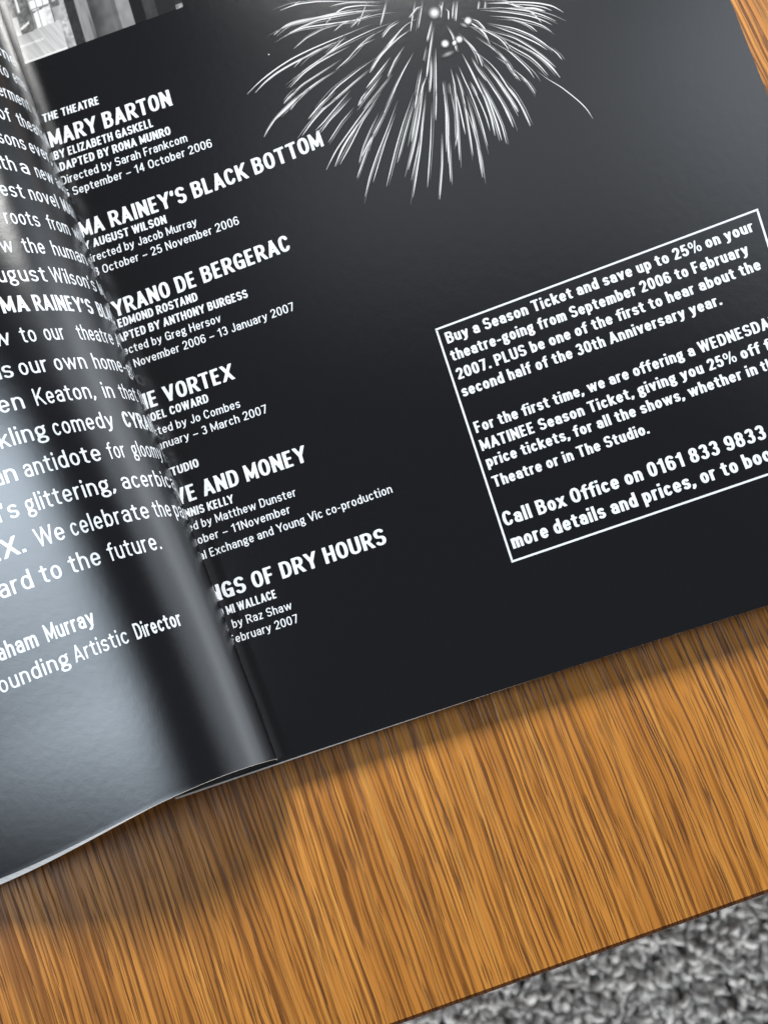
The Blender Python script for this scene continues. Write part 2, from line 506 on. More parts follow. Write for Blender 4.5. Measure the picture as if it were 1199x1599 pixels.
for t in trows:
    wm = w_max(max(t, T_LO)) if t > 3 else None
    if wm is None:
        wm = max(w_max(3.0), 10.0)
    row = []
    # hidden inner part: from the gutter up to the fold contour
    tip = left_pt(-.55, t)
    vt = to_uv(tip)[1]
    g = G0 + PU * (-.6) + PV * vt + np.array([0, 0, 4.4])
    dn = left_pt(-.55, t) - left_pt(.2, t); dn /= np.linalg.norm(dn)
    L0 = np.linalg.norm(g - tip)
    for k in range(7):
        s = k / 7
        h = s * s * (3 - 2 * s)
        row.append(g * (1 - s) ** 2 + (tip + dn * L0 * .45) * 2 * s * (1 - s) + tip * s * s)
    for k in range(57):
        row.append(left_pt(-.55 + (wm + .55) * k / 56, t))
    # continuation past the picture's left border, rolling down to the table
    p1, p0 = row[-1], row[-2]
    d = p1 - p0; d /= np.linalg.norm(d)
    hd = np.array([d[0], d[1], 0]); hd /= np.linalg.norm(hd)
    sl0 = d[2] / np.linalg.norm(d[:2]); P = p1.copy()
    dist, tot = 0.0, 125.0
    for k in range(26):
        dist += tot / 26
        f = dist / tot
        z = p1[2] + sl0 * dist * (1 - f) ** 2 + (2.2 - p1[2]) * (f * f * (3 - 2 * f))
        row.append(np.array([p1[0] + hd[0] * dist, p1[1] + hd[1] * dist, max(z, 2.0)]))
    cols = len(row); LV += row
nr_ = len(trows)
for j in range(nr_ - 1):
    for i in range(cols - 1):
        LF.append((j * cols + i, (j + 1) * cols + i, (j + 1) * cols + i + 1, j * cols + i + 1))
left_page = mesh_obj('left_page', LV, LF, black_ink('black_curled_paper', .095, .31), prog, smooth=True)

# leaves under the left page: same curl a little below, its lower edge fanned out and left white
def left_stack():
    A = np.array(LV).reshape(nr_, cols, 3)
    gi = np.gradient(A, axis=1); gj = np.gradient(A, axis=0)
    n = np.cross(gi, gj); n /= np.linalg.norm(n, axis=2, keepdims=True)
    flip = np.where(n[:, 40:41, 2:3] < 0, -1, 1)
    n = n * flip
    V, Fc = [], []
    eps = A - n * .06
    fan = np.zeros(cols)
    for i in range(cols):
        k = (i - 7) / 56
        fan[i] = .06 + max(0, min(1, (k - .64) / .36)) ** 1.3 * 1.35
    kk = np.clip(((np.arange(cols) - 7) / 56 - .5) / .5, 0, 1)
    low = A - n * (.22 + .45 * kk)[None, :, None]
    # rows: bottom edge strip from the page edge out and down, then the underside
    r0 = eps[0]
    r1 = low[0] - PV[None, :] * fan[:, None]
    low[0] = r1
    grid = np.concatenate([r0[None], low], axis=0)
    for j in range(grid.shape[0]):
        V += list(grid[j])
    for j in range(grid.shape[0] - 1):
        for i in range(cols - 1):
            Fc.append((j * cols + i, j * cols + i + 1, (j + 1) * cols + i + 1, (j + 1) * cols + i))
    return mesh_obj('page_stack', V, Fc, M_EDGE, prog, smooth=False)
left_stack()

# ------------------------------------------------------------------ lettering: a monoline gothic drawn as strokes
XH = .72
def arc(cx, cy, rx, ry, a0, a1, p=2.18, n=None):
    n = n or max(5, int(abs(a1 - a0) / 16))
    out = []
    for i in range(n + 1):
        a = math.radians(a0 + (a1 - a0) * i / n)
        c, s = math.cos(a), math.sin(a)
        out.append((cx + rx * math.copysign(abs(c) ** (2 / p), c), cy + ry * math.copysign(abs(s) ** (2 / p), s)))
    return out
def oval(cx, cy, rx, ry, p=2.18): return arc(cx, cy, rx, ry, 0, 360, p, 28)
# glyph: (width, strokes); stroke: ('l', pts) straight and flat ended, ('c', pts) round
def G(): 
    g = {}
    st = lambda x, a=0, b=1: ('l', [(x, a), (x, b)])
    g['A'] = (.40, [('l', [(0, 0), (.2, 1)]), ('l', [(.2, 1), (.4, 0)]), ('c', [(.08, .27), (.32, .27)])])
    g['B'] = (.35, [st(0), ('c', [(0, 1), (.17, 1)] + arc(.17, .77, .155, .23, 90, -90) + [(0, .54)]), ('c', [(0, .54), (.18, .54)] + arc(.18, .27, .17, .27, 90, -90) + [(0, 0)])])
    g['C'] = (.36, [('c', arc(.18, .5, .18, .5, 32, 328, 2.38))])
    g['D'] = (.36, [st(0), ('c', [(0, 1), (.14, 1)] + arc(.14, .5, .22, .5, 90, -90, 2.42) + [(0, 0)])])
    g['E'] = (.28, [st(0), ('l', [(0, 1), (.28, 1)]), ('l', [(0, .52), (.26, .52)]), ('l', [(0, 0), (.28, 0)])])
    g['F'] = (.28, [st(0), ('l', [(0, 1), (.28, 1)]), ('l', [(0, .5), (.25, .5)])])
    g['G'] = (.37, [('c', arc(.185, .5, .185, .5, 34, 350, 2.38)), ('l', [(.37, .0), (.37, .45)]), ('c', [(.37, .45), (.22, .45)])])
    g['H'] = (.36, [st(0), st(.36), ('c', [(0, .52), (.36, .52)])])
    g['I'] = (0.0, [st(0)])
    g['J'] = (.25, [('l', [(.25, 1), (.25, .25)]), ('c', arc(.125, .25, .125, .25, 0, -170))])
    g['K'] = (.38, [st(0), ('l', [(.36, 1), (.02, .36)]), ('l', [(.14, .56), (.38, 0)])])
    g['L'] = (.27, [st(0), ('l', [(0, 0), (.27, 0)])])
    g['M'] = (.48, [st(0), st(.48), ('l', [(0, 1), (.24, .12)]), ('l', [(.48, 1), (.24, .12)])])
    g['N'] = (.37, [st(0), st(.37), ('l', [(0, 1), (.37, 0)])])
    g['O'] = (.37, [('c', oval(.185, .5, .185, .5, 2.38))])
    g['P'] = (.34, [st(0), ('c', [(0, 1), (.17, 1)] + arc(.17, .72, .17, .28, 90, -90) + [(0, .44)])])
    g['Q'] = (.37, [('c', oval(.185, .5, .185, .5, 2.38)), ('c', [(.2, .22), (.38, -.06)])])
    g['R'] = (.36, [st(0), ('c', [(0, 1), (.18, 1)] + arc(.18, .735, .165, .265, 90, -90) + [(0, .47)]), ('l', [(.18, .47), (.37, 0)])])
    S = arc(.17, .745, .165, .255, 25, 235, 2.2) + [(.17, .50)] + arc(.17, .255, .17, .255, 55, -155, 2.2)
    g['S'] = (.34, [('c', S)])
    g['T'] = (.36, [('l', [(0, 1), (.36, 1)]), st(.18)])
    g['U'] = (.36, [('l', [(0, 1), (0, .28)]), ('c', arc(.18, .28, .18, .28, 180, 360, 2.38)), ('l', [(.36, .28), (.36, 1)])])
    g['V'] = (.40, [('l', [(0, 1), (.2, 0)]), ('l', [(.4, 1), (.2, 0)])])
    g['W'] = (.62, [('l', [(0, 1), (.15, 0)]), ('l', [(.15, 0), (.31, 1)]), ('l', [(.31, 1), (.47, 0)]), ('l', [(.47, 0), (.62, 1)])])
    g['X'] = (.40, [('l', [(0, 1), (.4, 0)]), ('l', [(.4, 1), (0, 0)])])
    g['Y'] = (.40, [('l', [(0, 1), (.2, .42)]), ('l', [(.4, 1), (.2, .42)]), ('l', [(.2, .45), (.2, 0)])])
    g['Z'] = (.34, [('l', [(0, 1), (.34, 1)]), ('l', [(0, 0), (.34, 0)]), ('c', [(.34, 1), (0, 0)])])
    X = XH
    sx = lambda x, a=0, b=X: ('l', [(x, a), (x, b)])
    g['a'] = (.27, [('c', arc(.135, .50, .135, .22, 160, 0, 2.4) + [(.27, .3)]), ('l', [(.27, .4), (.27, 0)]), ('c', [(.27, .42), (.15, .42)] + arc(.135, .205, .135, .205, 90, 270) + [(.18, 0), (.27, .13)])])
    g['b'] = (.28, [st(0), ('c', oval(.14, .36, .14, .36))])
    g['c'] = (.26, [('c', arc(.135, .36, .135, .36, 40, 320))])
    g['d'] = (.28, [st(.28), ('c', oval(.14, .36, .14, .36))])
    g['e'] = (.28, [('c', [(0, .36), (.28, .36)]), ('c', arc(.14, .36, .14, .36, 0, 318))])
    g['f'] = (.18, [('c', arc(.20, .80, .12, .20, 85, 180) + [(.08, .7)]), ('l', [(.08, .82), (.08, 0)]), ('c', [(-.03, X), (.20, X)])])
    g['g'] = (.29, [('c', oval(.13, .47, .13, .25)), ('c', [(.20, .66), (.29, X + .02)]), ('c', [(.06, .25), (.02, .16), (.06, .09), (.14, .06)]), ('c', oval(.14, -.095, .15, .155))])
    g['h'] = (.27, [st(0), ('c', [(0, .40)] + arc(.135, .45, .135, .27, 170, 0)), ('l', [(.27, .45), (.27, 0)])])
    g['i'] = (0.0, [sx(0), ('l', [(0, .93), (0, 1)])])
    g['j'] = (.05, [('l', [(.05, X), (.05, -.1)]), ('l', [(.05, .93), (.05, 1)])])
    g['k'] = (.28, [st(0), ('l', [(.26, X), (.02, .28)]), ('l', [(.10, .42), (.28, 0)])])
    g['l'] = (0.0, [st(0)])
    g['m'] = (.48, [sx(0), ('c', [(0, .40)] + arc(.12, .48, .12, .24, 170, 0)), ('l', [(.24, .48), (.24, 0)]), ('c', [(.24, .40)] + arc(.36, .48, .12, .24, 170, 0)), ('l', [(.48, .48), (.48, 0)])])
    g['n'] = (.27, [sx(0), ('c', [(0, .40)] + arc(.135, .45, .135, .27, 170, 0)), ('l', [(.27, .45), (.27, 0)])])
    g['o'] = (.28, [('c', oval(.14, .36, .14, .36))])
    g['p'] = (.28, [('l', [(0, X), (0, -.24)]), ('c', oval(.14, .36, .14, .36))])
    g['q'] = (.28, [('l', [(.28, X), (.28, -.24)]), ('c', oval(.14, .36, .14, .36))])
    g['r'] = (.15, [sx(0), ('c', [(0, .38)] + arc(.15, .40, .15, .32, 170, 88))])
    s = arc(.125, .54, .12, .18, 25, 235, 2.2) + [(.125, .365)] + arc(.125, .18, .125, .18, 55, -155, 2.2)
    g['s'] = (.25, [('c', s)])
    g['t'] = (.18, [('l', [(.07, .94), (.07, .16)]), ('c', [(.07, .2)] + arc(.17, .15, .10, .15, 180, 275)), ('c', [(-.03, X), (.19, X)])])
    g['u'] = (.27, [('l', [(0, X), (0, .26)]), ('c', arc(.135, .26, .135, .26, 180, 350)), ('l', [(.27, X), (.27, 0)])])
    g['v'] = (.29, [('l', [(0, X), (.145, 0)]), ('l', [(.29, X), (.145, 0)])])
    g['w'] = (.54, [('l', [(0, X), (.135, 0)]), ('l', [(.135, 0), (.27, X)]), ('l', [(.27, X), (.405, 0)]), ('l', [(.405, 0), (.54, X)])])
    g['x'] = (.28, [('l', [(0, X), (.28, 0)]), ('l', [(.28, X), (0, 0)])])
    g['y'] = (.29, [('l', [(0, X), (.145, .0)]), ('c', [(.29, X), (.145, .0), (.105, -.14), (.06, -.2), (-.01, -.22)])])
    g['z'] = (.25, [('l', [(0, X), (.25, X)]), ('l', [(0, 0), (.25, 0)]), ('c', [(.25, X), (0, 0)])])
    g['0'] = (.31, [('c', oval(.155, .5, .155, .5, 2.5))])
    g['1'] = (.20, [st(.17), ('c', [(.17, 1), (.10, .86), (.0, .80)])])
    g['2'] = (.31, [('c', arc(.155, .72, .15, .28, 165, -30) + [(.0, .02)]), ('l', [(0, 0), (.31, 0)])])
    g['3'] = (.31, [('c', arc(.15, .755, .135, .245, 150, -80)), ('c', arc(.15, .265, .155, .265, 82, -155))])
    g['4'] = (.34, [st(.25), ('c', [(.25, 1), (0, .28)]), ('l', [(0, .26), (.34, .26)])])
    g['5'] = (.31, [('l', [(.05, 1), (.28, 1)]), ('c', [(.05, 1), (.02, .52)]), ('c', arc(.15, .31, .155, .31, 140, -155))])
    g['6'] = (.31, [('c', oval(.155, .30, .155, .30)), ('c', [(0, .30), (0, .60)] + arc(.165, .66, .165, .34, 180, 35))])
    g['7'] = (.31, [('l', [(0, 1), (.31, 1)]), ('l', [(.31, 1), (.11, 0)])])
    g['8'] = (.31, [('c', oval(.155, .765, .135, .235)), ('c', oval(.155, .27, .155, .27))])
    g['9'] = (.31, [('c', oval(.155, .70, .155, .30)), ('c', [(.31, .70), (.31, .40)] + arc(.145, .34, .165, .34, 0, -145))])
    g['%'] = (.66, [('c', oval(.09, .76, .115, .24)), ('c', oval(.57, .24, .115, .24)), ('c', [(.46, 1.02), (.20, -.02)])])
    g['.'] = (0.0, [('l', [(0, 0), (0, .10)])])
    g[','] = (0.0, [('l', [(0, 0), (0, .10)]), ('c', [(.02, .02), (-.05, -.16)])])
    g["'"] = (0.0, [('c', [(0, .96), (-.02, .74)])])
    g['-'] = (.15, [('c', [(0, .36), (.15, .36)])])
    g['–'] = (.32, [('c', [(0, .36), (.32, .36)])])
    return g
GL = G()
# style: stem half width, horizontal half width, width factor, letter gap, word gap
STY = {
    'title': (.088, .072, 1.0, .085, .26),
    'bold':  (.092, .078, 1.0, .085, .26),
    'book':  (.066, .056, 1.32, .125, .30),
    'text':  (.064, .054, 1.40, .14, .32),
    'semi':  (.086, .070, 1.32, .115, .30),
}
_gc = {}
def glyph_mesh(ch, style):
    key = (ch, style)
    if key in _gc: return _gc[key]
    hw, hh, xs, gap, _ = STY[style]
    if ch == '%': hw, hh = hw * .58, hh * .66
    if ch in 'wWM': hw = hw * .88
    wc, strokes = GL[ch]
    wc *= xs
    low = ch.islower() or ch in '-'
    def ym(y):
        if ch in '–-': return y
        if low:
            if y <= XH: return hh + y / XH * (XH - 2 * hh) if y >= 0 else hh + y
            return XH - hh + (y - XH) / (1 - XH) * (1 - XH)
        return hh + y * (1 - 2 * hh)
    segs = []
    for kind, pts in strokes:
        q = [(x * xs, ym(y), y) for x, y in pts]
        if kind == 'l':
            (xa, ya, oa), (xb, yb, ob) = q
            vert = abs(yb - ya) > abs(xb - xa)
            ex = .3
            L = math.hypot(xb - xa, yb - ya) or 1
            dx, dy = (xb - xa) / L * ex, (yb - ya) / L * ex
            lo = min(pts[0][1], pts[1][1]); hi = max(pts[0][1], pts[1][1])
            ends = {0.0, 1.0, XH, -.24, .94, .93, .10, 1.0}
            A, B = (xa, ya), (xb, yb)
            if vert:
                ca = lo if lo in (0.0, -.24, .93) else None
                cb = hi if hi in (1.0, XH, .94, .10) else None
                if ca is not None:
                    if pts[0][1] == lo: A = (xa - dx, ya - dy)
                    else: B = (xb + dx, yb + dy)
                if cb is not None:
                    if pts[0][1] == hi: A = (xa - dx, ya - dy)
                    else: B = (xb + dx, yb + dy)
                lo_c = (-.24 if ca == -.24 else (.83 if ca == .93 else 0.0)) if ca is not None else -9
                hi_c = ({1.0: 1.0, XH: XH, .94: .90, .10: 2 * hh + .035}[cb]) if cb is not None else 9
                segs.append(([A, B], lo_c, hi_c, -9, 9))
            else:
                x0, x1 = min(xa, xb), max(xa, xb)
                A = (x0 - .2, ya); B = (x1 + .2, yb)
                stem_l = any(k == 'l' and abs(p[0][0] - p[1][0]) < 1e-6 and p[0][0] == 0 for k, p in strokes)
                segs.append(([A, B], -9, 9, -hw if (stem_l or ch in 'TZ') else x0 - hw * .6, x1 + hw * (.75 if ch in 'TZ72z4' else .45)))
        else:
            segs.append(([(x, y) for x, y, _ in q], -9, 9, -9, 9))
    res = .042
    x0, x1, y0, y1 = -hw - .12, wc + hw + .12, -.32, 1.1
    nx, ny = int((x1 - x0) / res) + 2, int((y1 - y0) / res) + 2
    gx = x0 + res * np.arange(nx); gy = y0 + res * np.arange(ny)
    XX, YY = np.meshgrid(gx, gy)
    D = np.full(XX.shape, 9.0)
    for pts, lo, hi, xl, xr in segs:
        d = np.full(XX.shape, 9.0)
        for (ax, ay), (bx_, by_) in zip(pts[:-1], pts[1:]):
            pax, pay = (XX - ax) / hw, (YY - ay) / hh
            bax, bay = (bx_ - ax) / hw, (by_ - ay) / hh
            h = np.clip((pax * bax + pay * bay) / (bax * bax + bay * bay + 1e-12), 0, 1)
            d = np.minimum(d, np.hypot(pax - bax * h, pay - bay * h))
        d = (d - 1) * .5 * (hw + hh)
        for val in ((lo - YY) if lo > -8 else None, (YY - hi) if hi < 8 else None, (xl - XX) if xl > -8 else None, (XX - xr) if xr < 8 else None):
            if val is not None: d = np.maximum(d, val)
        D = np.minimum(D, d)
    # marching squares, one clean sheet
    verts, faces, idx = [], [], {}
    def vid(k, p):
        if k not in idx:
            idx[k] = len(verts); verts.append(p)
        return idx[k]
    def ev_(j, i, jj, ii):
        k = ('e',) + tuple(sorted(((j, i), (jj, ii))))
        a, b = D[j, i], D[jj, ii]
        f = min(max(a / (a - b), .02), .98)
        return vid(k, (gx[i] + (gx[ii] - gx[i]) * f, gy[j] + (gy[jj] - gy[j]) * f))
    for j in range(ny - 1):
        for i in range(nx - 1):
            cs = [(j, i), (j, i + 1), (j + 1, i + 1), (j + 1, i)]
            ins = [D[c] < 0 for c in cs]
            if not any(ins): continue
            poly = []
            for k in range(4):
                a, b = cs[k], cs[(k + 1) % 4]
                if ins[k]: poly.append(vid(('c',) + a, (gx[a[1]], gy[a[0]])))
                if ins[k] != ins[(k + 1) % 4]: poly.append(ev_(*a, *b))
            if len(poly) >= 3: faces.append(poly)
    v = np.array(verts) if verts else np.zeros((0, 2))
    if len(v): v = v + np.array([gap / 2 + hw, 0])
    adv = wc + 2 * hw + gap
    _gc[key] = (v, faces, adv)
    return _gc[key]

KERN = {'LY': -.1, 'AY': -.08, 'AT': -.06, 'TA': -.06, 'AV': -.06, 'VA': -.06, 'To': -.08, 'Yo': -.08, 'We': -.05, 'Vi': -.03, 'AC': -.02, 'ff': -.03, 'fi': -.02, 'RT': -.02, 'TO': -.02}
def layout(text, style):
    """-> list of (verts, faces) in em units, total advance, start offset of each character"""
    x, out, starts = 0.0, [], []
    hw, hh, xs, gap, sp = STY[style]
    for k, ch in enumerate(text):
        if k and text[k - 1:k + 1] in KERN: x += KERN[text[k - 1:k + 1]] * xs
        starts.append(x)
        if ch == ' ':
            x += sp; continue
        v, f, a = glyph_mesh(ch, style)
        out.append((v + np.array([x, 0]), f)); x += a
    return out, x, starts

class Ink:
    def __init__(self): self.v, self.f = [], []
    def add(self, V, F):
        b = len(self.v); self.v += list(V); self.f += [[b + i for i in q] for q in F]
    def build(self, name, parent, mat=None):
        return mesh_obj(name, self.v, self.f, mat or M_WHITE, parent, face_up=True)

LIFT = .035
def right_line(ink, hidden, text, style, p0, p1, cap_px, pm=None):
    """text set on the right page; p0/p1 = picture position of the baseline ends of the visible part"""
    gl, tot, starts = layout(hidden + text, style)
    hw, hh, xs, gap, sp = STY[style]
    s0 = starts[len(hidden)] + gap / 2
    s1 = tot - gap / 2
    A, B = right_pt(*p0), right_pt(*p1)
    pts = [(s0, A), (s1, B)]
    ua, ub = np.array(to_uv(A)), np.array(to_uv(B))
    q = right_pt(p0[0] - .30 * cap_px, p0[1] - .954 * cap_px)
    cap = np.linalg.norm(q - A)
    dirv_ = (ub - ua) / np.linalg.norm(ub - ua)
    # letters stand perpendicular to the line
    per = np.array([-dirv_[1], dirv_[0]])
    kx = np.linalg.norm(ub - ua) / (s1 - s0)
    bow = 0.0
    if pm is not None:
        um = np.array(to_uv(right_pt(*pm))) - ua
        along = um.dot(dirv_) / np.linalg.norm(ub - ua)
        bow = um.dot(per) / max(along * (1 - along), .05)
    L = np.linalg.norm(ub - ua)
    for v, f in gl:
        out = []
        for x, y in v:
            s = (x - s0) * kx
            fr = s / L
            uv = ua + dirv_ * s + per * (y * cap + bow * fr * (1 - fr) * (1 if 0 <= fr <= 1 else .3))
            out.append(from_uv(uv[0], uv[1], LIFT))
        ink.add(out, f)

# ---- right page: list of plays
blk = Ink()
def listing(rows):
    k = Ink()
    for r in rows: right_line(k, *r)
    return k.build('play_listing', right_page)
listing([('', 'THE THEATRE', 'bold', (68.5, 191.5), (156, 162.3), 12.4),
         ('', 'MARY BARTON', 'title', (80.5, 230.8), (270, 164.2), 25),
         ('', 'BY ELIZABETH GASKELL', 'bold', (86.5, 250), (240.8, 197.4), 13),
         ('A', 'DAPTED BY RONA MUNRO', 'bold', (95.6, 267.6), (267.8, 209.6), 13),
         ('D', 'irected by Sarah Frankcom', 'book', (107.5, 285.8), (293.6, 220.8), 13),
         ('6 ', 'September – 14 October 2006', 'book', (115.7, 305.2), (332.3, 229.2), 13)])
listing([('MA ', "RAINEY'S BLACK BOTTOM", 'title', (174.8, 355.2), (506.2, 227.6), 25, (293.5, 314.2)),
         ('BY ', 'AUGUST WILSON', 'bold', (147.2, 386.2), (261.2, 348.2), 13),
         ('Di', 'rected by Jacob Murray', 'book', (147.2, 408.6), (308.7, 351.6), 13),
         ('18 ', 'October – 25 November 2006', 'book', (162.3, 427), (374.4, 350), 13.2)])
listing([('CYRANO ', 'DE BERGERAC', 'title', (278.2, 458.2), (455.3, 389.8), 25),
         ('BY ', 'EDMOND ROSTAND', 'bold', (186.5, 512), (310, 469), 13.2),
         ('ADA', 'PTED BY ANTHONY BURGESS', 'bold', (195.7, 532), (388.2, 464.2), 13.2),
         ('Dire', 'cted by Greg Hersov', 'book', (203.2, 552), (346.2, 502.4), 13.2),
         ('30 ', 'November 2006 – 13 January 2007', 'book', (211.5, 574), (460.8, 484.2), 13.2)])
listing([('TH', 'E VORTEX', 'title', (235.6, 636.9), (367, 591.5), 25),
         ('BY N', 'OEL COWARD', 'bold', (237.3, 658.5), (327, 627.5), 13.3),
         ('Direc', 'ted by Jo Combes', 'book', (248.6, 679), (376.2, 635.8), 13.3),
         ('6 Ja', 'nuary – 3 March 2007', 'book', (256.5, 700.1), (418.6, 644.2), 13.3)])
listing([('THE S', 'TUDIO', 'bold', (269.5, 743.7), (311.9, 728.3), 13.3),
         ('LOV', 'E AND MONEY', 'title', (295.7, 783.6), (481.2, 719.9), 25.6),
         ('BY DEN', 'NIS KELLY', 'bold', (299.8, 806.1), (366.2, 784.9), 13.4),
         ('Directe', 'd by Matthew Dunster', 'book', (304, 827.7), (463.4, 774.3), 13.5),
         ('28 Oct', 'ober – 11November', 'book', (310.7, 850.1), (454.5, 800.9), 13.5),
         ('A Royal ', 'Exchange and Young Vic co-production', 'book', (329.8, 869.4), (613.4, 769.1), 13.6)])
listing([('THIN', 'GS OF DRY HOURS', 'title', (350.7, 935.1), (605, 848.4), 25.6),
         ('BY NAO MI ', 'WALLACE', 'bold', (373, 954), (433.1, 933.3), 13.6),
         ('Directed  ', 'by Raz Shaw', 'book', (364.8, 981.1), (457, 950.9), 13.6),
         ('10 January – 3 F', 'ebruary 2007', 'book', (369.8, 1003.7), (467, 971.6), 13.6)])

# ---- right page: framed ticket notice
tk = Ink()
for r in [('', 'Buy a Season Ticket and save up to 25% on your', 'bold', (699, 537), (1177.7, 360.7), 18),
          ('', 'theatre-going from September 2006 to February', 'bold', (706.5, 564.3), (1170, 396.5), 18),
          ('', '2007. PLUS be one of the first to hear about the', 'bold', (715.7, 593.2), (1189, 420.3), 18),
          ('', 'second half of the 30th Anniversary year.', 'bold', (723.2, 620.2), (1127.7, 475.3), 18),
          ('', 'For the first time, we are offering a WEDNESDA', 'bold', (743.8, 676.5), (1203, 512.6), 18),
          ('', 'MATINEE Season Ticket, giving you 25% off', 'bold', (752.8, 704.6), (1188.5, 550.7), 18),
          ('', 'price tickets, for all the shows, whether in', 'bold', (761.6, 730.2), (1183.6, 583.6), 18),
          ('', 'Theatre or in The Studio.', 'bold', (772, 761.5), (1014.4, 676.3), 18),
          ('', 'Call Box Office on 0161 833 9833', 'bold', (788.6, 822.2), (1197.6, 684.3), 23),
          ('', 'more details and prices, or to boo', 'bold', (801.6, 857.4), (1206, 718.2), 23)]:
    right_line(tk, *r)
# words that run on past the picture's right border
for r in [('', 'Y', 'bold', (1205, 512), (1214, 508.8), 18), ('', 'full', 'bold', (1196, 548), (1228, 536.6), 18),
          ('', 'the', 'bold', (1190.5, 581.2), (1219, 571.2), 18), ('', 'for', 'bold', (1208, 681), (1240, 670.2), 23), ('', 'k', 'bold', (1208, 717.4), (1219, 713.6), 23)]:
    right_line(tk, *r)
def frame_bar(ink, pa, pb, wpx):
    A, B = np.array(to_uv(right_pt(*pa))), np.array(to_uv(right_pt(*pb)))
    d = (B - A) / np.linalg.norm(B - A); n = np.array([-d[1], d[0]]) * wpx / 6.1 / 2
    nn = 24; b = []
    A = A - d * wpx / 12.2; B = B + d * wpx / 12.2
    for i in range(nn + 1):
        p = A + (B - A) * i / nn
        b += [from_uv(*(p + n), LIFT), from_uv(*(p - n), LIFT)]
    ink.add(b, [(2 * i, 2 * i + 1, 2 * i + 3, 2 * i + 2) for i in range(nn)])
TLc, TRc, BLc = (681, 514.6), (1181.5, 327.6), (799.6, 876.8)
BRc = (1300, 706)
nbar = 3.0
frame_bar(tk, TLc, TRc, nbar)
frame_bar(tk, BLc, BRc, nbar)
def off(p, q, e):
    d = np.array(q, float) - np.array(p, float); d /= np.linalg.norm(d); return tuple(np.array(p) + d * e)
frame_bar(tk, off(TLc, BLc, 3.6), off(BLc, TLc, 3.6), nbar)
frame_bar(tk, off(TRc, BRc, 3.6), off(BRc, TRc, 3.6), nbar)
tk.build('ticket_notice', right_page)

